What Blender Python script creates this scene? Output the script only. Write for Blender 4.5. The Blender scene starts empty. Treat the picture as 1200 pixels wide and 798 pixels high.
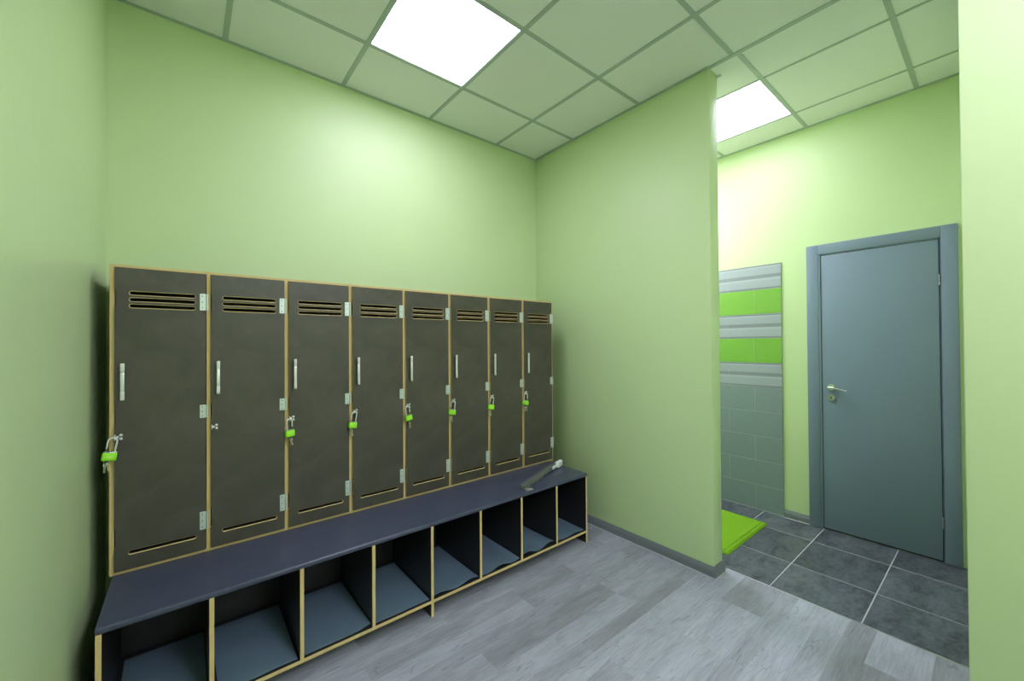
import bpy, bmesh, math, random
from mathutils import Vector, Matrix, Euler
random.seed(7)
S = bpy.context.scene
C = S.collection

# ------------------------------------------------------------------ camera, world, exposure
YAW, PITCH, ROLL = 0.6823, 0.0091, -0.0068
CAMZ, FPX = 1.373, 468.33
def make_camera():
    sy, cy = math.sin(YAW), math.cos(YAW)
    F = Vector((sy, cy, 0)); R = Vector((cy, -sy, 0)); U = Vector((0, 0, 1))
    cp, sp = math.cos(PITCH), math.sin(PITCH)
    F2 = F*cp + U*sp; U2 = U*cp - F*sp
    cr, sr = math.cos(ROLL), math.sin(ROLL)
    R3 = R*cr + U2*sr; U3 = U2*cr - R*sr
    cam = bpy.data.cameras.new('camera'); o = bpy.data.objects.new('camera', cam); C.objects.link(o)
    cam.sensor_width = 36; cam.sensor_fit = 'HORIZONTAL'; cam.lens = 36*FPX/1200
    cam.clip_start = 0.02; cam.clip_end = 50
    m = Matrix((R3, U3, -F2)).transposed().to_4x4(); m.translation = (0, 0, CAMZ)
    o.matrix_world = m
    S.camera = o
make_camera()
W = bpy.data.worlds.new('world'); S.world = W; W.use_nodes = True
W.node_tree.nodes['Background'].inputs[0].default_value = (0.02, 0.022, 0.02, 1)
W.node_tree.nodes['Background'].inputs[1].default_value = 0.2
S.view_settings.view_transform = 'Standard'; S.view_settings.look = 'None'
S.view_settings.gamma = 1; S.view_settings.use_curve_mapping = False
S.view_settings.exposure = 0.0
PANEL = {1: 14.5, 2: 12.5, 3: 8.5, 4: 50.0, 5: 40.0, 6: 38.0}   # emission of each ceiling light panel; the strongest ones are added unseen fills
PANEL_COL = (0.99, 0.93, 1.24)

# ------------------------------------------------------------------ main dimensions (metres)
H = 3.0
LX, BY, PX, PX2, PE, DX = -0.290, 2.605, 2.396, 2.508, 1.087, 3.652
RX, RY, FY = 1.90, 0.080, -2.905
CYE = 3.9
TX = 2.546                      # wood / tile joint

# ------------------------------------------------------------------ helpers
def lin(c):
    c = [v/255 for v in c]
    return tuple(v/12.92 if v <= .04045 else ((v+.055)/1.055)**2.4 for v in c) + (1,)
def box(bm, x0, x1, y0, y1, z0, z1):
    v = [bm.verts.new(p) for p in ((x0,y0,z0),(x1,y0,z0),(x1,y1,z0),(x0,y1,z0),(x0,y0,z1),(x1,y0,z1),(x1,y1,z1),(x0,y1,z1))]
    return [bm.faces.new([v[i] for i in f]) for f in ((0,3,2,1),(4,5,6,7),(0,1,5,4),(1,2,6,5),(2,3,7,6),(3,0,4,7))]
def bevel(bm, r, seg=2):
    bmesh.ops.bevel(bm, geom=list(bm.edges), offset=r, segments=seg, affect='EDGES', profile=.5)
def tube(bm, pts, r, n=10, closed=False):
    pts = [Vector(p) for p in pts]; rings = []
    N = len(pts)
    up = None
    for i, p in enumerate(pts):
        a = pts[i-1] if (i > 0 or closed) else p
        b = pts[(i+1) % N] if (i < N-1 or closed) else p
        t = (b-a).normalized()
        if up is None: up = Vector((0,0,1)) if abs(t.z) < .9 else Vector((1,0,0))
        s = t.cross(up)
        if s.length < 1e-6: s = t.orthogonal()
        s.normalize(); up = s.cross(t).normalized()
        rr = r[i] if isinstance(r, (list, tuple)) else r
        rings.append([bm.verts.new(p + s*rr*math.cos(2*math.pi*k/n) + up*rr*math.sin(2*math.pi*k/n)) for k in range(n)])
    m = N if closed else N-1
    for i in range(m):
        A, B = rings[i], rings[(i+1) % N]
        for k in range(n): bm.faces.new((A[k], A[(k+1)%n], B[(k+1)%n], B[k]))
    if not closed:
        bm.faces.new(rings[0][::-1]); bm.faces.new(rings[-1])
def lathe(bm, prof, axis, origin, n=20):
    """prof: list of (radius, distance along axis); axis 0,1,2"""
    o = Vector(origin); e = [Vector((0,0,0)) for _ in range(3)]
    for k in range(3): e[k][k] = 1
    A, P, Q = e[axis], e[(axis+1)%3], e[(axis+2)%3]
    rings = [[bm.verts.new(o + A*d + P*r*math.cos(2*math.pi*k/n) + Q*r*math.sin(2*math.pi*k/n)) for k in range(n)] for r, d in prof]
    for a, b in zip(rings, rings[1:]):
        for k in range(n): bm.faces.new((a[k], a[(k+1)%n], b[(k+1)%n], b[k]))
    bm.faces.new(rings[0][::-1]); bm.faces.new(rings[-1])
def link(name, me, parent=None):
    o = bpy.data.objects.new(name, me); C.objects.link(o)
    if parent is not None: o.parent = parent
    return o
def obj(name, bm, mats, parent=None, smooth=False, fix=True):
    if fix: bmesh.ops.recalc_face_normals(bm, faces=list(bm.faces))
    me = bpy.data.meshes.new(name); bm.to_mesh(me); bm.free()
    for m in (mats if isinstance(mats, (list, tuple)) else [mats]): me.materials.append(m)
    if smooth:
        for p in me.polygons: p.use_smooth = True
        me.set_sharp_from_angle(angle=math.radians(38))
    return link(name, me, parent)
def bobj(name, dims, mats, parent=None, bev=0, seg=2, thin=None):
    """box; thin = axis of ply thickness -> slot 0 on broad faces, slot 1 on the cut edges"""
    bm = bmesh.new(); box(bm, *dims)
    if bev: bevel(bm, bev, seg)
    if thin is not None:
        bm.normal_update()
        for f in bm.faces: f.material_index = 0 if abs(f.normal[thin]) > .6 else 1
    return obj(name, bm, mats, parent, smooth=bool(bev))
def tag(o, label=None, cat=None, group=None, kind=None):
    if label: o['label'] = label
    if cat: o['category'] = cat
    if group: o['group'] = group
    if kind: o['kind'] = kind
    return o
def empty(name, loc=(0,0,0)):
    o = bpy.data.objects.new(name, None); C.objects.link(o); o.location = loc; o.empty_display_size = .05
    return o
def copy_tree(o, parent=None):
    c = o.copy(); C.objects.link(c); c.parent = parent
    for ch in list(o.children): copy_tree(ch, c)
    return c

# ------------------------------------------------------------------ materials
class NT:
    def __init__(s, name, base=(200,200,200), rough=.5, metal=0, spec=.5):
        s.m = bpy.data.materials.new(name); s.m.use_nodes = True
        s.t = s.m.node_tree; s.p = s.t.nodes['Principled BSDF']
        s.p.inputs['Base Color'].default_value = lin(base); s.p.inputs['Roughness'].default_value = rough
        s.p.inputs['Metallic'].default_value = metal; s.p.inputs['Specular IOR Level'].default_value = spec
    def n(s, typ, **kw):
        n = s.t.nodes.new(typ)
        for k, v in kw.items():
            if k in n.inputs: n.inputs[k].default_value = v
            else: setattr(n, k, v)
        return n
    def l(s, a, b): s.t.links.new(a, b)
    def coord(s, kind='Object', scale=(1,1,1), loc=None):
        tc = s.n('ShaderNodeTexCoord'); mp = s.n('ShaderNodeMapping'); mp.inputs['Scale'].default_value = scale
        s.l(tc.outputs[kind], mp.inputs['Vector'])
        if loc is not None: s.l(loc, mp.inputs['Location'])
        return mp.outputs['Vector']
    def noise(s, vec, scale, detail=3, rough=.5, dist=0):
        n = s.n('ShaderNodeTexNoise'); n.inputs['Scale'].default_value = scale; n.inputs['Detail'].default_value = detail
        n.inputs['Roughness'].default_value = rough; n.inputs['Distortion'].default_value = dist
        s.l(vec, n.inputs['Vector']); return n.outputs['Fac']
    def ramp(s, fac, stops):
        r = s.n('ShaderNodeValToRGB'); e = r.color_ramp.elements
        while len(e) < len(stops): e.new(.5)
        for i, (p, c) in enumerate(stops): e[i].position = p; e[i].color = c if len(c) == 4 else lin(c)
        s.l(fac, r.inputs['Fac']); return r.outputs['Color']
    def mix(s, fac, a, b, mode='MIX'):
        m = s.n('ShaderNodeMix', data_type='RGBA', blend_type=mode)
        for val, i in ((fac, 0), (a, 6), (b, 7)):
            if hasattr(val, 'node'): s.l(val, m.inputs[i])
            else: m.inputs[i].default_value = val
        return m.outputs[2]
    def bump(s, h, strength=.1, dist=.01):
        b = s.n('ShaderNodeBump'); b.inputs['Strength'].default_value = strength; b.inputs['Distance'].default_value = dist
        s.l(h, b.inputs['Height']); s.l(b.outputs['Normal'], s.p.inputs['Normal'])
    def color(s, c): s.l(c, s.p.inputs['Base Color'])
    def rough(s, c): s.l(c, s.p.inputs['Roughness'])

WALL = (194, 222, 152)
def wall_mat(name, streak=False):
    k = NT(name, WALL, .48 if not streak else .32, spec=.42)
    v = k.coord('Object')
    big = k.noise(v, 1.4, 2)
    k.color(k.mix(big, lin((198,220,163)), lin((204,225,170))))
    if streak:
        v2 = k.coord('Object', (26, 26, 1.2)); a = k.noise(v2, 1.0, 3, .55)
        k.bump(a, .10, .01)
    else:
        a = k.noise(v, 260, 2)
        k.bump(a, .035, .004)
    return k.m
M_wall = wall_mat('green_wall_paint'); M_wall_streak = wall_mat('green_wall_paint_brushed', True)

k = NT('ceiling_board', (226,230,222), .85, spec=.2)
v = k.coord('Object'); k.color(k.mix(k.noise(v, 420, 2), lin((234,238,231)), lin((243,246,240)))); k.bump(k.noise(v, 300, 2), .05, .002)
M_ceil = k.m
k = NT('grid_bar_grey', (176,190,180), .5); M_bar = k.m
k = NT('plenum_dark', (120,125,118), .9); M_plenum = k.m
k = NT('light_frame_white', (225,228,230), .4); M_lframe = k.m
def diffuser(strength):
    k = NT('light_diffuser', (240,240,240), .5)
    k.p.inputs['Emission Color'].default_value = PANEL_COL + (1,); k.p.inputs['Emission Strength'].default_value = strength
    return k.m


# grey laminate planks, each with its own tone and grain offset
k = NT('grey_oak_laminate', (170,172,170), .42, spec=.4)
oi = k.n('ShaderNodeObjectInfo'); comb = k.n('ShaderNodeCombineXYZ'); mu = k.n('ShaderNodeMath', operation='MULTIPLY'); mu.inputs[1].default_value = 37.0
k.l(oi.outputs['Random'], mu.inputs[0])
for i in range(3): k.l(mu.outputs[0], comb.inputs[i])
cloud = k.noise(k.coord('Object', (2.0, 8, 1), comb.outputs[0]), 1.7, 5, .62, .9)
patch = k.noise(k.coord('Object', (1.4, 4.5, 1), comb.outputs[0]), 1.6, 3, .5, .5)
fine = k.noise(k.coord('Object', (4.0, 75, 1), comb.outputs[0]), 2.2, 5, .7, .4)
crack = k.noise(k.coord('Object', (1.1, 8, 1), comb.outputs[0]), 2.0, 2, .5, 1.2)
base = k.ramp(cloud, [(.28, (146,147,144)), (.48, (178,180,178)), (.75, (208,210,208))])
base = k.mix(.30, base, k.ramp(patch, [(.3, (138,137,132)), (.7, (212,215,216))]))
base = k.mix(.36, base, k.ramp(fine, [(.3, (128,128,124)), (.7, (208,210,209))]))
line = k.ramp(crack, [(.468, (0,0,0)), (.478, (190,190,190)), (.488, (0,0,0))])
gate = k.ramp(patch, [(.38, (0,0,0)), (.52, (255,255,255))])
base = k.mix(k.mix(1.0, line, gate, 'MULTIPLY'), base, lin((104,102,98)))
vo = k.n('ShaderNodeTexVoronoi'); vo.inputs['Scale'].default_value = 1.0; k.l(k.coord('Object', (1.6, 4.2, 1), comb.outputs[0]), vo.inputs['Vector'])
knot = k.ramp(vo.outputs['Distance'], [(.03, (150,150,150)), (.10, (0,0,0))])
base = k.mix(knot, base, lin((112,110,106)))
tone = k.ramp(oi.outputs['Random'], [(0, (222,221,217)), (.5, (242,242,241)), (1, (255,255,255))])
base = k.mix(1.0, base, tone, 'MULTIPLY')
k.color(k.mix(1.0, base, lin((232,236,252)), 'MULTIPLY')); k.bump(fine, .04, .002)
M_plank = k.m
k = NT('subfloor_joint', (112,112,108), .8); M_sub = k.m
k = NT('tile_grout', (178,184,182), .8); M_grout = k.m

k = NT('slate_floor_tile', (75,80,80), .38, spec=.5)
oi = k.n('ShaderNodeObjectInfo'); comb = k.n('ShaderNodeCombineXYZ'); mu = k.n('ShaderNodeMath', operation='MULTIPLY'); mu.inputs[1].default_value = 53.0
k.l(oi.outputs['Random'], mu.inputs[0])
for i in range(3): k.l(mu.outputs[0], comb.inputs[i])
v = k.coord('Object', (1, 1.6, 1), comb.outputs[0])
a = k.noise(v, 4.6, 9, .72, .5); b = k.noise(v, 26, 5, .7, .4)
c1 = k.ramp(a, [(.37, (52,55,58)), (.455, (84,89,90)), (.53, (106,111,110)), (.66, (118,123,121))])
c2 = k.ramp(b, [(.40, (58,61,63)), (.54, (112,117,116))])
c = k.mix(1.0, k.mix(.42, c1, c2), lin((238,244,255)), 'MULTIPLY')
tone = k.ramp(oi.outputs['Random'], [(0, (214,214,214)), (1, (255,255,255))])
k.color(k.mix(1.0, c, tone, 'MULTIPLY'))
k.rough(k.ramp(a, [(.35, (.5,.5,.5,1)), (.65, (.33,.33,.33,1))])); k.bump(b, .06, .002)
M_slate = k.m

def tilemat(name, col, col2, rough=.3):
    k = NT(name, col, rough); v = k.coord('Object'); f = k.noise(v, 34, 5, .65)
    k.color(k.mix(f, lin(col), lin(col2))); k.bump(f, .02, .001); return k.m
M_tgrey = tilemat('wall_tile_grey', (122,138,138), (136,152,152), .45)
M_tgreen = tilemat('wall_tile_green', (120,174,66), (128,182,74), .3)
k = NT('wall_tile_striped', (170,180,180), .35)
tc = k.n('ShaderNodeTexCoord'); sx = k.n('ShaderNodeSeparateXYZ'); k.l(tc.outputs['Generated'], sx.inputs[0])
r = k.n('ShaderNodeValToRGB'); r.color_ramp.interpolation = 'CONSTANT'; e = r.color_ramp.elements
st = [(0,(128,136,138)),(.08,(160,168,174)),(.36,(170,178,184)),(.46,(130,138,140)),(.60,(160,168,174)),(.88,(172,180,186)),(.94,(126,134,136))]
while len(e) < len(st): e.new(.5)
for i,(p,c) in enumerate(st): e[i].position = p; e[i].color = lin(c)
k.l(sx.outputs['Z'], r.inputs['Fac'])
v = k.coord('Object', (1, 3, 60)); f = k.noise(v, 6, 3)
k.color(k.mix(k.ramp(f, [(.35,(0,0,0)),(.65,(90,90,90))]), r.outputs['Color'], lin((146,154,158))))
M_tstripe = k.m

k = NT('door_grey_paint', (120,137,154), .40, spec=.45); v = k.coord('Object'); k.bump(k.noise(v, 500, 2), .03, .001); M_door = k.m
k = NT('door_gap_dark', (22,24,24), .8); M_gap = k.m
k = NT('baseboard_grey', (112,119,122), .38); M_base = k.m
k = NT('sealant_pale', (172,178,178), .6); M_seal = k.m
k = NT('brushed_steel', (196,200,198), .28, 1.0); M_steel = k.m
k = NT('satin_zinc', (224,226,222), .32, .45); M_zinc = k.m
k = NT('chrome', (222,224,222), .14, 1.0); M_chrome = k.m
k = NT('aluminium_strip', (214,216,216), .32, .9); M_alu = k.m
k = NT('hinge_zinc', (205,214,208), .42, .55); M_hinge = k.m
k = NT('handle_end_cap', (212,214,200), .4, .3); M_cap = k.m
k = NT('screw_dark', (88,92,88), .5, .7); M_screw = k.m

k = NT('dark_film_faced_plywood', (78,74,66), .40, spec=.5)
v = k.coord('Object'); a = k.noise(v, 5, 5, .6, 1.0); b = k.noise(k.coord('Object', (30, 30, 3)), 3, 4, .6)
col = k.mix(k.ramp(a, [(.4,(0,0,0)),(.75,(255,255,255))]), lin((68,65,56)), lin((84,80,70)))
k.color(col); k.rough(k.ramp(a, [(.35,(.36,.36,.36,1)),(.7,(.5,.5,.5,1))])); k.bump(b, .03, .001)
M_ply = k.m
k = NT('bench_black_plywood', (34,33,33), .42); v = k.coord('Object'); f = k.noise(v, 6, 4); k.color(k.mix(f, lin((30,29,29)), lin((42,41,41)))); M_plyb = k.m
k = NT('plywood_cut_edge', (205,182,122), .6, spec=.3)
v = k.coord('Object', (120,120,5)); f = k.noise(v, 3, 3)
k.color(k.mix(f, lin((190,164,104)), lin((222,202,146)))); M_edge = k.m
k = NT('bench_top_laminate', (56,58,62), .34, spec=.5)
v = k.coord('Object'); a = k.noise(v, 4, 6, .6, 1.5)
s1 = k.noise(k.coord('Object', (3, 1.6, 1)), 3, 3, .5, 2.0)
scuff = k.ramp(s1, [(.56,(0,0,0)),(.60,(70,70,70)),(.64,(0,0,0))])
k.color(k.mix(scuff, k.mix(a, lin((56,62,81)), lin((71,77,96))), lin((120,125,130)))); M_top = k.m
k = NT('liner_sheet', (125,145,155), .34, spec=.5); v = k.coord('Object'); f = k.noise(v, 3, 3)
k.color(k.mix(f, lin((102,124,142)), lin((114,136,153)))); M_liner = k.m
k = NT('padlock_lime_plastic', (150,240,20), .38); M_lime = k.m
k = NT('key_nickel', (206,200,172), .32, .85); M_key = k.m
k = NT('black_rubber', (92,98,90), .33); M_rubber = k.m
k = NT('white_plastic', (232,236,232), .35); M_white = k.m
k = NT('clear_plastic', (190,200,195), .1); k.p.inputs['Transmission Weight'].default_value = .75; k.p.inputs['IOR'].default_value = 1.45; M_clear = k.m
k = NT('lime_bath_mat', (136,200,30), .95, spec=.1); v = k.coord('Object', (1, 1, 1))
f = k.noise(k.coord('Object', (28, 140, 1)), 1.6, 4, .6); k.color(k.mix(f, lin((86,140,16)), lin((146,194,52)))); k.bump(f, .5, .006); M_mat = k.m

# ------------------------------------------------------------------ room shell
def wall(name, dims, m=None, bev=0):
    return tag(bobj(name, dims, m or M_wall, bev=bev), kind='structure')
wall('wall_left', (LX-.12, LX, FY-.12, BY+.12, -.05, H+.15), M_wall_streak)
wall('wall_back', (LX, PX2, BY, BY+.12, -.05, H+.15))
wall('wall_partition', (PX, PX2, PE, BY, -.008, H+.15), bev=.003)
wall('wall_passage', (PX2-.12, PX2, BY+.12, CYE, -.05, H+.15))
wall('wall_passage_end', (PX2-.12, DX+.12, CYE, CYE+.12, -.05, H+.15))
wall_door = wall('wall_entry', (DX, DX+.12, RY, CYE, -.05, H+.15))
wall('wall_right', (RX, DX+.12, FY-.12, RY, -.05, H+.15), bev=.003)
wall('wall_front', (LX, RX, FY-.12, FY, -.05, H+.15))

# wood floor: slab + individual strips, grain along X
floor = tag(bobj('floor', (LX, TX, FY, BY, -.06, -.009), M_sub), kind='structure')
def plank(x0, x1, y0, y1):
    g = .0001; ch = .0005; zt = 0; zb = -.009
    x0 += g; x1 -= g; y0 += g; y1 -= g
    cx, cy = (x0+x1)/2, (y0+y1)/2
    bm = bmesh.new()
    a = [bm.verts.new((x-cx, y-cy, zb)) for x, y in ((x0,y0),(x1,y0),(x1,y1),(x0,y1))]
    b = [bm.verts.new((x-cx, y-cy, zt-ch*.6)) for x, y in ((x0,y0),(x1,y0),(x1,y1),(x0,y1))]
    c = [bm.verts.new((x-cx, y-cy, zt)) for x, y in ((x0+ch,y0+ch),(x1-ch,y0+ch),(x1-ch,y1-ch),(x0+ch,y1-ch))]
    for i in range(4):
        j = (i+1) % 4; bm.faces.new((a[i],a[j],b[j],b[i])); bm.faces.new((b[i],b[j],c[j],c[i]))
    bm.faces.new(c); bm.faces.new(a[::-1])
    o = obj('plank', bm, M_plank, floor); o.location = (cx, cy, 0)
rows = []
y = .780 - .193*8
while y < BY:
    rows.append((y, y+.193)); y += .193
splits = {7: [.118], 8: [], 9: [.115], 10: [.075], 11: [.12], 12: [.085]}
for i, (a, b) in enumerate(rows):
    sp = splits.get(i, random.choice([[], [.075], [.115], [.0965]]))
    ys = [a] + [a+s for s in sp] + [b]
    for y0, y1 in zip(ys, ys[1:]):
        y0 = max(y0, FY); y1 = min(y1, BY)
        if y1-y0 < .02: continue
        x = TX; ends = [TX]
        x = 2.225 - .41*random.choice([0, 0, 1, 1, 2]) + random.choice([0, 0, .02])
        while x > LX+.1:
            ends.append(x); x -= .41*random.choice([1, 1, 2, 2, 3]) 
        ends.append(LX)
        for x1, x0 in zip(ends, ends[1:]):
            plank(x0, x1, y0, y1)

# tiled entry floor
floor2 = tag(bobj('floor', (TX, DX, RY, CYE, -.06, -.0017), M_grout), kind='structure')
tys = [RY] + [.0578 + .396*j for j in range(1, 10)] + [CYE]
tys = [t for t in tys if RY <= t <= CYE]
txs = [TX+.004, 2.917, 3.349, DX]
for x0, x1 in zip(txs, txs[1:]):
    for y0, y1 in zip(tys, tys[1:]):
        bm = bmesh.new(); cx, cy = (x0+x1)/2, (y0+y1)/2; gx, gy = .0019, .0022
        box(bm, x0+gx-cx, x1-gx-cx, y0+gy-cy, y1-gy-cy, -.009, -.001)
        bevel(bm, .0012, 1)
        o = obj('tile', bm, M_slate, floor2); o.location = (cx, cy, 0)
tag(bobj('trim_1', (TX-.004, TX+.0045, RY, PE-.012, -.009, .002), M_alu, bev=.0012), kind='structure')

# ceilings: board above, boards and bars as pieces
BARW = .024
def ceiling_section(x0, x1, y0, y1, xl, yl, lights, wx=BARW, wy=BARW):
    slab = tag(bobj('ceiling', (x0, x1, y0, y1, H+.05, H+.12), M_plenum), kind='structure')
    xs = [x0]+[x for x in xl if x0 < x < x1]+[x1]; ys = [y0]+[y for y in yl if y0 < y < y1]+[y1]
    for a, b in zip(xs, xs[1:]):
        for c, d in zip(ys, ys[1:]):
            if any(abs((a+b)/2-lx) < .05 and abs((c+d)/2-ly) < .05 for lx, ly in lights): continue
            bm = bmesh.new(); cx, cy = (a+b)/2, (c+d)/2
            box(bm, a+.003-cx, b-.003-cx, c+.003-cy, d-.003-cy, H+.003, H+.018)
            o = obj('ceiling_board', bm, M_ceil, slab); o.location = (cx, cy, 0)
    for x in xs[1:-1]:
        bobj('grid_bar', (x-wx/2, x+wx/2, y0, y1, H-.001, H+.0029), M_bar, slab, bev=.0008, seg=1)
    for y in ys[1:-1]:
        for a, b in zip(xs, xs[1:]):
            bobj('grid_bar', (a+(wx/2 if a != x0 else 0), b-(wx/2 if b != x1 else 0), y-wy/2, y+wy/2, H-.0008, H+.0028), M_bar, slab, bev=.0008, seg=1)
    return slab
GX = [1.356-.6*2, 1.356-.6, 1.356, 1.956]; GY = [2.151-.6*i for i in (8, 7, 6, 5, 4, 3, 2, 1, 0)]
L1 = (1.056, 1.851); L2 = (1.056, .051); L3 = (3.0515, 1.225); FILL4 = (3.0515, 2.41); FILL5 = (1.056, -1.149); FILL6 = (1.056, -2.349)
cl = ceiling_section(LX, 2.410, FY, BY, GX, GY, [L1, L2, FILL5, FILL6])
GX2 = [2.752, 3.351]; GY2 = [.335, .925, 1.525, 2.115, 2.705, 3.295]
cl2 = ceiling_section(2.412, DX, RY, CYE, GX2, GY2, [L3, FILL4], wx=.016, wy=.024)
def angle_bar(parent, dims): return bobj('wall_angle', dims, M_bar, parent)
aw = .020; z0, z1 = H-.0012, H+.0027
for d in ((LX, PX, BY-aw, BY, z0, z1), (LX, LX+aw, FY, BY-aw, z0, z1), (PX-aw, PX, PE-.005, BY-aw, z0, z1), (LX+aw, RX, FY, FY+aw, z0, z1), (RX-aw, RX, FY+aw, RY, z0, z1)):
    angle_bar(cl, d)
angle_bar(cl, (2.386, 2.411, RY, PE-.005, z0-.001, z1))
for d in ((DX-aw, DX, RY, CYE, z0, z1), (PX2, PX2+aw, PE-.02, CYE, z0, z1), (2.413, DX-aw, RY, RY+aw, z0, z1)):
    angle_bar(cl2, d)

def light_panel(num, c, sx, sy, label):
    t = tag(empty('ceiling_light', (c[0], c[1], H)), label, 'ceiling light', 'square ceiling light panels')
    a, b = sx/2, sy/2; r = .0035
    bm = bmesh.new()
    for d in ((-a, a, -b, -b+r), (-a, a, b-r, b), (-a, -a+r, -b+r, b-r), (a-r, a, -b+r, b-r)): box(bm, *d, .0015, .03)
    obj('frame', bm, M_lframe, t)
    bobj('diffuser', (-a+r, a-r, -b+r, b-r, .004, .012), diffuser(PANEL[num]), t)
    bobj('housing', (-a+r, a-r, -b+r, b-r, .0125, .032), M_lframe, t)
    return t
light_panel(1, L1, .576, .576, 'square white ceiling light panel over the locker room floor, close to the lockers')
light_panel(2, L2, .576, .576, 'square white ceiling light panel of the locker room beside the projecting green wall corner')
light_panel(5, FILL5, .576, .576, 'added unseen square fill light panel, third along the locker room from the lockers')  # fill panel added out of view to even out the room light
light_panel(6, FILL6, .576, .576, 'added unseen square fill light panel at the locker room end opposite the lockers')  # another added fill behind the camera, raises the ambient level
light_panel(3, L3, .582, .574, 'square white ceiling light panel over the tiled entry beside the grey door')
light_panel(4, FILL4, .582, .574, 'added unseen square fill light panel deep in the tiled passage behind the partition')  # fill added out of sight to brighten the entry wall and floor

# baseboards
def baseboard(name, path, h=.06, t=.018):
    """sweep a skirting profile along a 2-D path; profile offset to the left of travel"""
    prof = [(0, .0), (t, .0), (t, h*.55), (t*.86, h*.72), (t*.62, h*.85), (t*.5, h*.93), (t*.42, h), (0, h)]
    pts = [Vector((p[0], p[1])) for p in path]; n = len(pts); bm = bmesh.new(); rings = []
    for i, p in enumerate(pts):
        d0 = (pts[i]-pts[i-1]).normalized() if i else (pts[1]-pts[0]).normalized()
        d1 = (pts[i+1]-pts[i]).normalized() if i < n-1 else d0
        n0 = Vector((-d0.y, d0.x)); n1 = Vector((-d1.y, d1.x)); m = (n0+n1); m = m/ m.dot(n0) if m.length > 1e-6 else n0
        rings.append([bm.verts.new((p.x+m.x*u, p.y+m.y*u, z)) for u, z in prof])
    for a, b in zip(rings, rings[1:]):
        for k in range(len(prof)): 
            q = (k+1) % len(prof); bm.faces.new((a[k], a[q], b[q], b[k]))
    bm.faces.new(rings[0]); bm.faces.new(rings[-1][::-1])
    o = tag(obj(name, bm, M_base, smooth=True), kind='structure')
    bm = bmesh.new(); rings = []
    for i, p in enumerate(pts):
        d0 = (pts[i]-pts[i-1]).normalized() if i else (pts[1]-pts[0]).normalized()
        d1 = (pts[i+1]-pts[i]).normalized() if i < n-1 else d0
        n0 = Vector((-d0.y, d0.x)); n1 = Vector((-d1.y, d1.x)); m = (n0+n1); m = m/ m.dot(n0)
        rings.append([bm.verts.new((p.x+m.x*u, p.y+m.y*u, z)) for u, z in ((t, .0002), (t+.004, .0002), (t, .004))])
    for a, b in zip(rings, rings[1:]):
        for k in range(3):
            q = (k+1) % 3; bm.faces.new((a[k], a[q], b[q], b[k]))
    bm.faces.new(rings[0]); bm.faces.new(rings[-1][::-1])
    obj('sealant_bead', bm, M_seal, o)
    return o
baseboard('baseboard_partition', [(PX2, PE), (PX, PE), (PX, BY)])
baseboard('baseboard_back', [(PX-.024, BY), (LX+.024, BY)])
baseboard('baseboard_left', [(LX, BY), (LX, FY+.024)])
baseboard('baseboard_entry', [(DX, .937), (DX, 1.104)])

# wall tiles beside the door: 0.4 x 0.2 running bond, proud of the wall
TY0 = 1.105
bobj('tile_adhesive', (DX-.0090, DX, TY0+.001, TY0+1.2, 0, 2.005), M_grout, wall_door)
for r in range(10):
    zt = 2.006 - .2*r; zb = zt-.2
    m = [M_tstripe, M_tgreen, M_tstripe, M_tgreen, M_tstripe][r] if r < 5 else M_tgrey
    half = r in (1, 3, 5, 7, 9)
    ys = [TY0, TY0+.2, TY0+.6, TY0+1.0, TY0+1.2] if half else [TY0, TY0+.4, TY0+.8, TY0+1.2]
    for y0, y1 in zip(ys, ys[1:]):
        bm = bmesh.new(); cy, cz = (y0+y1)/2, (zt+zb)/2; hw, hh = (y1-y0)/2-.001, .1-.001
        box(bm, DX-.010, DX-.004, -hw, hw, -hh, hh); bevel(bm, .001, 1)
        o = obj('wall_tile', bm, m, wall_door); o.location = (0, cy, cz)

# ------------------------------------------------------------------ grey door
door = tag(empty('door_1', (DX, .55, 0)), kind='structure')
def dbox(name, dims, m, bev=0, parent=None):
    x0,x1,y0,y1,z0,z1 = dims
    return bobj(name, (x0-DX, x1-DX, y0-.55, y1-.55, z0, z1), m, parent or door, bev=bev)
CW = .072
dbox('casing', (DX-.020, DX, .9366-CW, .9366, 0, 2.092), M_door, .0015)
dbox('casing', (DX-.020, DX, .1693, .1693+CW, 0, 2.092), M_door, .0015)
dbox('casing', (DX-.020, DX, .1693+CW+.0006, .9366-CW-.0006, 2.092-CW, 2.092), M_door, .0015)
dbox('jamb', (DX-.0175, DX, .9366-CW-.0128, .9366-CW-.0008, 0, 2.092-CW-.0008), M_door, .001)
dbox('jamb', (DX-.004, DX, .1693+CW+.0008, .1693+CW+.0085, 0, 2.092-CW-.0008), M_door, .001)
dbox('jamb', (DX-.015, DX, .1693+CW+.0095, .9366-CW-.0136, 2.092-CW-.0070, 2.092-CW-.0008), M_door, .001)
dbox('door_stop_shadow_gap', (DX-.0015, DX, .2500, .8535, .0, 2.0135), M_gap)
leaf = dbox('leaf', (DX-.013, DX-.002, .2525, .8490, .010, 2.0105), M_door, .0015)
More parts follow.
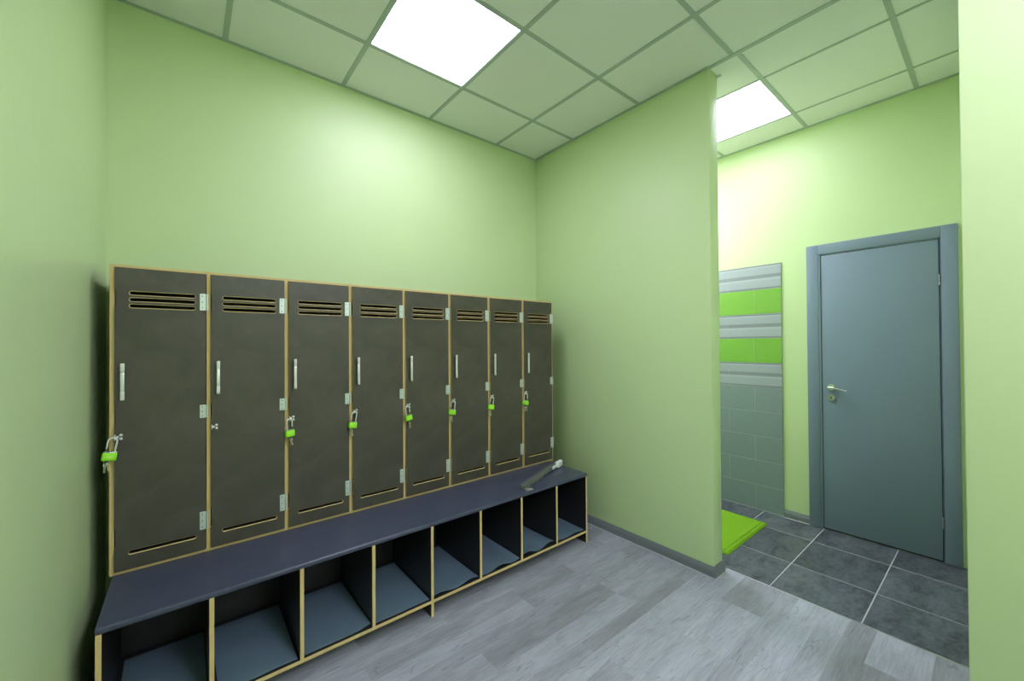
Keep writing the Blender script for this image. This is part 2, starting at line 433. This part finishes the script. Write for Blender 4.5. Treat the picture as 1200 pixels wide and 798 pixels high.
# handle: rose + lever, keyhole rose
def lever():
    bm = bmesh.new()
    lathe(bm, [(.026, 0), (.026, -.004), (.024, -.008), (.012, -.009), (.011, -.03)], 0, (-.013, .795-.55, 1.042), 24)
    h = obj('handle', bm, M_chrome, leaf, smooth=True)
    bm = bmesh.new()
    tube(bm, [(-.048, .803-.55, 1.0425), (-.052, .792-.55, 1.042), (-.053, .77-.55, 1.040), (-.053, .735-.55, 1.034), (-.052, .702-.55, 1.026)], [.009, .0095, .0085, .0065, .005], 10)
    obj('lever', bm, M_chrome, h, smooth=True)
    bm = bmesh.new()
    lathe(bm, [(.025, 0), (.025, -.004), (.0225, -.009), (.010, -.0095), (.009, -.012)], 0, (-.013, .796-.55, .968), 24)
    e = obj('keyhole_rose', bm, M_chrome, leaf, smooth=True)
    bobj('keyhole', (-.0262, -.0248, .796-.55-.0025, .796-.55+.0025, .959, .977), tilered, e)
k = NT('hinge_grey_metal', (150,158,158), .4, .7); M_hg = k.m
k = NT('keyhole_dark', (60,34,30), .6); tilered = k.m
lever()
for z in (1.756, .246):
    bm = bmesh.new()
    lathe(bm, [(.003, -.034), (.0055, -.032), (.0055, .032), (.003, .034)], 2, (-.017, .2488-.55, z), 14)
    hg = obj('hinge', bm, M_hg, door, smooth=True)
    for q in (-.0105, .0105):
        bm = bmesh.new(); lathe(bm, [(.0058, -.0006), (.0058, .0006)], 2, (-.017, .2488-.55, z+q), 14); obj('hinge_joint', bm, M_screw, hg)

# ------------------------------------------------------------------ lockers
LP = .3018; LX0 = -.2365           # pitch, left face of the first side panel
LZ0, LZ1 = .4775, 1.699
YF = 2.193                          # door face
YC = 2.206                          # carcass front edge
YB = 2.590
PT = .0145                          # ply thickness
def stadium(cx, cz, hl, r, n=6):
    p = []
    for i in range(n+1): a = -math.pi/2 + math.pi*i/n; p.append((cx+hl-r+r*math.cos(a), cz+r*math.sin(a)))
    for i in range(n+1): a = math.pi/2 + math.pi*i/n; p.append((cx-hl+r+r*math.cos(a), cz+r*math.sin(a)))
    return p
def door_mesh(w, h, slots, notches):
    t = .0165; bm = bmesh.new()
    nd = .0035
    outer = [(0,0),(w,0),(w,h),(0,h)]
    for z0, z1 in sorted(notches, reverse=True):
        outer += [(0,z1),(nd,z1-.002),(nd,z0+.002),(0,z0)]
    def loop(pts, y): return [bm.verts.new((x, y, z)) for x, z in pts]
    def edges(vs): return [bm.edges.get((vs[i], vs[(i+1)%len(vs)])) or bm.edges.new((vs[i], vs[(i+1)%len(vs)])) for i in range(len(vs))]
    def bridge(a, b, mi=1):
        for i in range(len(a)):
            j = (i+1) % len(a); f = bm.faces.new((a[i], a[j], b[j], b[i])); f.material_index = mi
    of, ob = loop(outer, 0), loop(outer, t)
    ef, eb = edges(of), edges(ob)
    for cx, cz, hl, r in slots:
        a = loop(stadium(cx, cz, hl, r), 0); b = loop(stadium(cx, cz, hl-.0026, r-.0026), .003); c = loop(stadium(cx, cz, hl-.0026, r-.0026), t)
        ef += edges(a); eb += edges(c); bridge(a, b); bridge(b, c, 0)  # inner slot walls take the dark face material to stand for shade
    bmesh.ops.triangle_fill(bm, use_beauty=True, use_dissolve=False, edges=ef)
    bmesh.ops.triangle_fill(bm, use_beauty=True, use_dissolve=False, edges=eb)
    bridge(of, ob)
    bm.normal_update()
    for f in bm.faces:
        if abs(f.normal.y) > .99: f.material_index = 0
    return bm
DW = .2835; DZ0, DZ1 = .4925, 1.6875; DH = DZ1-DZ0
HZ = [1.5645, 1.091, .6195]; HH = [.036, .028, .0385]
def make_locker(start):
    """origin: base of the locker; x=0 is the left face of the side panel left of its door"""
    t = empty('locker')
    yb = YB-YC
    bobj('side_panel', (LP, LP+PT, 0, yb, 0, LZ1-LZ0), [M_ply, M_edge], t, thin=0)
    if start: bobj('side_panel', (0, PT, 0, yb, 0, LZ1-LZ0), [M_ply, M_edge], t, thin=0)
    bobj('top_panel', (PT, LP, 0, yb, LZ1-LZ0-.0105, LZ1-LZ0), [M_ply, M_edge], t, thin=2)
    bobj('bottom_panel', (PT, LP, 0, yb, 0, .0145), [M_ply, M_edge], t, thin=2)
    bobj('back_panel', (PT, LP, yb-.006, yb, .0145, LZ1-LZ0-.0105), M_ply, t)
    d0 = PT+.0008
    slots = [(.145, z-DZ0, .105, .0092) for z in (1.5875, 1.5617, 1.5359)] + [(.146, .557-DZ0, .107, .0085)]
    bm = door_mesh(DW, DH, slots, [(z-DZ0-h, z-DZ0+h) for z, h in zip(HZ, HH)])
    door = obj('door', bm, [M_ply, M_edge], t); door.location = (d0, YF-YC, DZ0-LZ0)
    # bar handle
    bm = bmesh.new(); hx = .0245; z0, z1 = 1.164-DZ0, 1.308-DZ0; yh = -.026
    box(bm, hx-.006, hx+.006, yh-.003, yh+.004, z0+.036, z1-.036); bevel(bm, .0015, 2)
    grip = obj('handle', bm, M_zinc, door, smooth=True)
    for a, b in ((z0, z0+.0358), (z1-.0358, z1)):
        bobj('handle_end', (hx-.0064, hx+.0064, yh-.0034, yh+.0044, a, b), M_cap, grip, bev=.0018)
    for z in (z0+.018, z1-.018):
        bm = bmesh.new(); lathe(bm, [(.004, yh+.004), (.004, 0)], 1, (hx, 0, z), 10); obj('handle_post', bm, M_screw, grip, smooth=True)
    # hinges on the right edge
    for z, h in zip(HZ, HH):
        zz = z-DZ0
        hg = bobj('hinge', (DW-.0205, DW+.001, -.0022, -.0001, zz-h, zz+h), M_hinge, door, bev=.0006, seg=1)
        bm = bmesh.new(); lathe(bm, [(.0042, -h), (.0042, h)], 2, (DW+.0052, -.0015, zz), 10); obj('knuckle', bm, M_hinge, hg, smooth=True)
        for q in (-.7, 0, .7):
            bm = bmesh.new(); lathe(bm, [(.0024, -.0021), (.0020, -.0028)], 1, (DW-.0115, 0, zz+q*h), 8); obj('screw', bm, M_screw, hg)
    # lock staple: plate, three dome rivets and an eye
    zz = 1.019-DZ0
    bm = bmesh.new(); box(bm, .0005, .023, -.0026, -.0001, zz-.010, zz+.010); bevel(bm, .001, 1)
    st = obj('lock_staple', bm, M_screw, door, smooth=True)
    for dx, dz in ((.0085, 0), (.0190, .0072), (.0190, -.0072)):
        bm = bmesh.new(); lathe(bm, [(.0056, -.0024), (.0055, -.0050), (.0042, -.0078), (.0016, -.0090)], 1, (dx, 0, zz+dz), 12); obj('rivet', bm, M_zinc, st, smooth=True)
    bm = bmesh.new()
    tube(bm, [(.0028, -.0020, zz+.009), (.0028, -.012, zz+.0085), (.0028, -.019, zz+.004), (.0028, -.020, zz-.002), (.0028, -.016, zz-.008), (.0028, -.0020, zz-.009)], .0022, 8)
    obj('eye', bm, M_zinc, st, smooth=True)
    return t
start = make_locker(True); first = make_locker(False)
names = ['eighth', 'seventh', 'sixth', 'fifth', 'fourth', 'third', 'second', 'first']
lockers = []
for i in range(8):
    o = start if i == 0 else (first if i == 1 else copy_tree(first))
    o.location = (LX0+LP*i, YC, LZ0)
    lab = {0: 'dark plywood locker at the end of the row, tight against the side wall',
           1: 'dark plywood locker with an empty lock staple and no padlock',
           7: 'dark plywood locker at the end of the row nearest the tiled entry'}.get(i)
    if not lab: lab = 'dark plywood locker with lime padlock, %s locker from the tiled entry end' % names[i]
    tag(o, lab, 'locker', 'row of tall plywood lockers on the bench'); lockers.append(o)

# ------------------------------------------------------------------ bench with shoe cubbies
BX0, BX1, BYF, BZ = -.2271, 2.1483, 1.829, .477
bench = tag(empty('bench', ((BX0+BX1)/2, BYF, 0)), 'long dark plywood bench with eight shoe cubbies under the lockers', 'bench')
def pb(name, dims, mats, **kw):
    x0,x1,y0,y1,z0,z1 = dims; cx = (BX0+BX1)/2
    return bobj(name, (x0-cx, x1-cx, y0-BYF, y1-BYF, z0, z1), mats, bench, **kw)
pb('bench_top', (BX0-.002, BX1+.002, BYF-.004, 2.592, .4545, BZ), M_top, bev=.008, seg=4)
dv = [BX0 + (BX1-BX0)*i/8 for i in range(9)]
th = .0145
for i, x in enumerate(dv):
    a, b = (x, x+th) if i == 0 else ((x-th, x) if i == 8 else (x-th/2, x+th/2))
    if i in (0, 4, 8):
        pb('side_panel' if i != 4 else 'centre_panel', (a, b, BYF+.002, 2.590, 0, .4543), [M_plyb, M_edge], thin=0)
    else:
        pb('divider', (a, b, BYF+.002, 2.322, .0852, .4543), [M_plyb, M_edge], thin=0)
for a, b in ((dv[0]+th, dv[4]-th/2), (dv[4]+th/2, dv[8]-th)):
    pb('shelf', (a, b, BYF+.002, 2.322, .0700, .0850), [M_plyb, M_edge], thin=2)
    pb('back_panel', (a, b, 2.3225, 2.331, .0700, .4543), M_plyb)
for i in range(8):                   # loose liner sheets in the cubbies
    x0, x1 = dv[i]+th/2+.004, dv[i+1]-th/2-.004
    if i == 0: x0 += .022
    if i == 7: x1 -= .008
    if i == 1: x0 += .006; x1 -= .004
    y0, y1 = BYF+.012+.006*random.random(), 2.286
    amp = [.0, .001, .0, .001, .007, .008, .011, .004][i]; ph = [0, 1, 2, 1, .4, 3.4, .2, 2.0][i]
    bm = bmesh.new(); nx, ny = 20, 16; g = {}
    skew = [.010, .010, .007, .007, 0, 0, 0, 0][i]
    for a in range(nx+1):
        for b in range(ny+1):
            u, v = a/nx, b/ny; fr = (1-v)**1.4
            z = .0010 + amp*(1+math.sin(u*9+ph+v*1.2))*(.25+.75*fr) + (.010*max(0, u-.80)/.2*fr if i == 2 else 0)
            x = x0 + (x1-x0)*u - (x0+x1)/2 + skew*(1-u)*(.5-v)
            for k_, dz in ((0, 0), (1, .0022)):
                g[a, b, k_] = bm.verts.new((x, (y1-y0)*v, z+dz))
    for a in range(nx):
        for b in range(ny):
            for k_ in (0, 1): bm.faces.new((g[a,b,k_], g[a+1,b,k_], g[a+1,b+1,k_], g[a,b+1,k_]))
    for a in range(nx):
        for b in (0, ny): bm.faces.new((g[a,b,0], g[a+1,b,0], g[a+1,b,1], g[a,b,1]))
    for b in range(ny):
        for a in (0, nx): bm.faces.new((g[a,b,0], g[a,b+1,0], g[a,b+1,1], g[a,b,1]))
    o = obj('cubby_liner', bm, M_liner, smooth=True); o.location = ((x0+x1)/2, y0, .0852)
    where = {0: 'cubby at the side wall end', 7: 'cubby at the tiled entry end'}.get(i, '%s cubby from the tiled entry end' % names[i])
    tag(o, 'thin blue-grey liner sheet lying in the %s' % where, 'liner sheet', 'liner sheets in the bench cubbies')

# ------------------------------------------------------------------ padlocks and keys
def padlock(free):
    """origin: inside of the shackle bow; free = side of the released leg"""
    t = empty('padlock')
    bm = bmesh.new(); w, h, d = .021, .0165, .0095; zc = -.066
    box(bm, -w, w, -d, d, zc-h, zc+h-.003); bevel(bm, .0045, 3)
    body = obj('body', bm, M_lime, t, smooth=True)
    bobj('label_plate', (-.011, .011, -d-.0004, -d+.001, zc-.007, zc+.004), M_limepale, body, bev=.0003, seg=1)
    bobj('top_plate', (-w+.002, w-.002, -d+.002, d-.002, zc+h-.0034, zc+h+.0005), M_steel, t, bev=.001)
    s = 1 if free > 0 else -1; r = .0125
    pts = [(-s*r, 0, zc+h-.006), (-s*r, 0, -r+.003)]
    for i in range(1, 10): a = math.pi*i/10; pts.append((-s*r*math.cos(a), 0, -r+.003+r*math.sin(a)))
    pts += [(s*r, 0, -r+.003), (s*r, 0, -.037)]
    bm = bmesh.new(); tube(bm, pts, .0031, 10); obj('shackle', bm, M_zinc, t, smooth=True)
    bm = bmesh.new(); lathe(bm, [(.003, 0), (.003, .004)], 2, (s*r, 0, zc+h), 10); obj('lock_socket', bm, M_steel, t, smooth=True)
    return t
k = NT('padlock_label_pale', (178,232,96), .45); M_limepale = k.m
def keys():
    t = empty('keys')
    bm = bmesh.new(); R = .0075
    tube(bm, [(R*math.cos(a), 0, -R+R*math.sin(a)) for a in [2*math.pi*i/16 for i in range(16)]], .0011, 6, closed=True)
    obj('ring', bm, M_steel, t, smooth=True)
    for rz, dy, dx in ((.14, -.002, -.003), (-.20, .002, .002)):
        bm = bmesh.new()
        lathe(bm, [(.0075, -.0008), (.0078, 0), (.0075, .0008)], 1, (0, 0, -.006), 14)
        box(bm, -.0028, .0028, -.0008, .0008, -.034, -.0125)
        for q in range(3): box(bm, .0028, .0028+.0012+.0006*(q % 2), -.0008, .0008, -.020-.005*q-.0022, -.020-.005*q)
        o = obj('key', bm, M_key, t); o.location = (dx, dy, -.0115); o.rotation_euler = (0, rz, .3 if dx < 0 else -.5)
    return t
# (locker index, released leg side, tilt, turn, x shift)
locks = [(0, -1, 17, 8, -.006), (2, 1, -5, 18, -.006), (3, -1, 17, 6, .006), (4, 1, -14, 10, -.004), (5, -1, 10, -38, .004), (6, -1, 16, -6, .006), (7, 1, 4, -62, .002)]
for li, fr, tilt, turn, sh in locks:
    ex = LX0+LP*li+PT+.0028; ey = YF-.0165; ez = 1.019-.002
    p = padlock(fr)
    p.location = (ex+sh*.5, ey, ez); p.rotation_euler = (0, math.radians(tilt*.55), math.radians(turn))
    where = {0: 'on the locker against the side wall', 7: 'on the end locker nearest the tiled entry'}.get(li, 'on the %s locker from the tiled entry end' % names[li])
    tag(p, 'open lime green padlock hanging ' + where, 'padlock', 'lime padlocks on the lockers')
    kk = keys(); rot = p.rotation_euler.to_matrix()
    kk.location = Vector(p.location) + rot @ Vector((.004 if fr > 0 else -.006, 0, -.0815)); kk.rotation_euler = (0, 0, math.radians(turn+20))
    tag(kk, 'ring with small nickel keys under padlock ' + where, 'keys', 'keys in the locker padlocks')

# ------------------------------------------------------------------ things on bench and floor
# long notched black bar with white grip, lying across the bench end
A = Vector((1.600, 1.880, BZ)); B = Vector((2.128, 2.083, BZ)); L = (B-A).length
bar = empty('notched_bar', A); bar.rotation_euler = (0, 0, math.atan2(B.y-A.y, B.x-A.x))
prof = []
bm = bmesh.new(); n = 28; Lb = L-.015
top, bot, hw = [], [], .0175
rings = []
for i in range(n+1):
    u = i/n; x = Lb*u
    zt = .032 + .006*math.sin(min(1, u*1.15)*math.pi*.55); zb = .001 + .012*max(0, u-.25)
    if u < .05: zt -= .010*(1-u/.05)
    rings.append([bm.verts.new(p) for p in ((x, -hw, zb+.003), (x, -hw*.95, zt-.008), (x, -hw*.6, zt), (x, hw*.6, zt+.001), (x, hw*.95, zt-.005), (x, hw, zb+.003), (x, 0, zb))])
for a, b in zip(rings, rings[1:]):
    for q in range(7): bm.faces.new((a[q], a[(q+1)%7], b[(q+1)%7], b[q]))
bm.faces.new(rings[0]); bm.faces.new(rings[-1][::-1])
shaft = obj('shaft', bm, M_rubber, bar, smooth=True)
for i in range(10):
    x = .02+.026*i
    bobj('tooth', (x, x+.012, -hw-.010, -hw+.002, .0005, .021), M_rubber, bar, bev=.0015, seg=1)
bm = bmesh.new(); box(bm, L-.150, L-.070, -.025, -.0165, .012, .032); bevel(bm, .003, 2); obj('grip_sleeve', bm, M_white, bar, smooth=True)
bm = bmesh.new(); box(bm, L-.080, L, -.034, -.004, .004, .046); bevel(bm, .008, 3); obj('grip_end', bm, M_white, bar, smooth=True)
tag(bar, 'long black bar with notched edge and white grip, lying on the bench', 'hand tool')
bm = bmesh.new(); lathe(bm, [(.026, 0), (.028, .003), (.027, .008), (.020, .012), (.010, .013)], 2, (0, 0, 0), 24)
cap = obj('plastic_cap', bm, M_clear, smooth=True); cap.location = (1.628, 1.850, BZ+.0003)
tag(cap, 'small clear plastic cap on the bench beside the black bar', 'cap')

# lime bath mat at the entry to the tiled passage
mat = tag(empty('bath_mat', (3.05, 1.40, 0)), 'lime green tufted bath mat on the dark tiles behind the partition', 'bath mat')
bm = bmesh.new(); nx, ny = 90, 70; g = {}
x0, x1, y0, y1 = 2.712-3.05, 3.395-3.05, 1.139-1.40, 1.66-1.40
rr = random.Random(3)
for a in range(nx+1):
    for b in range(ny+1):
        u, v = a/nx, b/ny; e = min(u, 1-u)*(x1-x0); f = min(v, 1-v)*(y1-y0); d = min(e, f)
        z = .015*min(1, d/.012)**.5 if d > 0 else .0
        if .018 < d < .030: z -= .007
        z += rr.uniform(-.0009, .0009) if d > 0 else 0
        g[a,b] = bm.verts.new((x0+(x1-x0)*u, y0+(y1-y0)*v, max(z, 0)))
for a in range(nx):
    for b in range(ny): bm.faces.new((g[a,b], g[a+1,b], g[a+1,b+1], g[a,b+1]))
obj('pile', bm, M_mat, mat, smooth=True, fix=False)
bobj('backing', (x0+.001, x1-.001, y0+.001, y1-.001, -.0008, .0004), M_mat, mat)
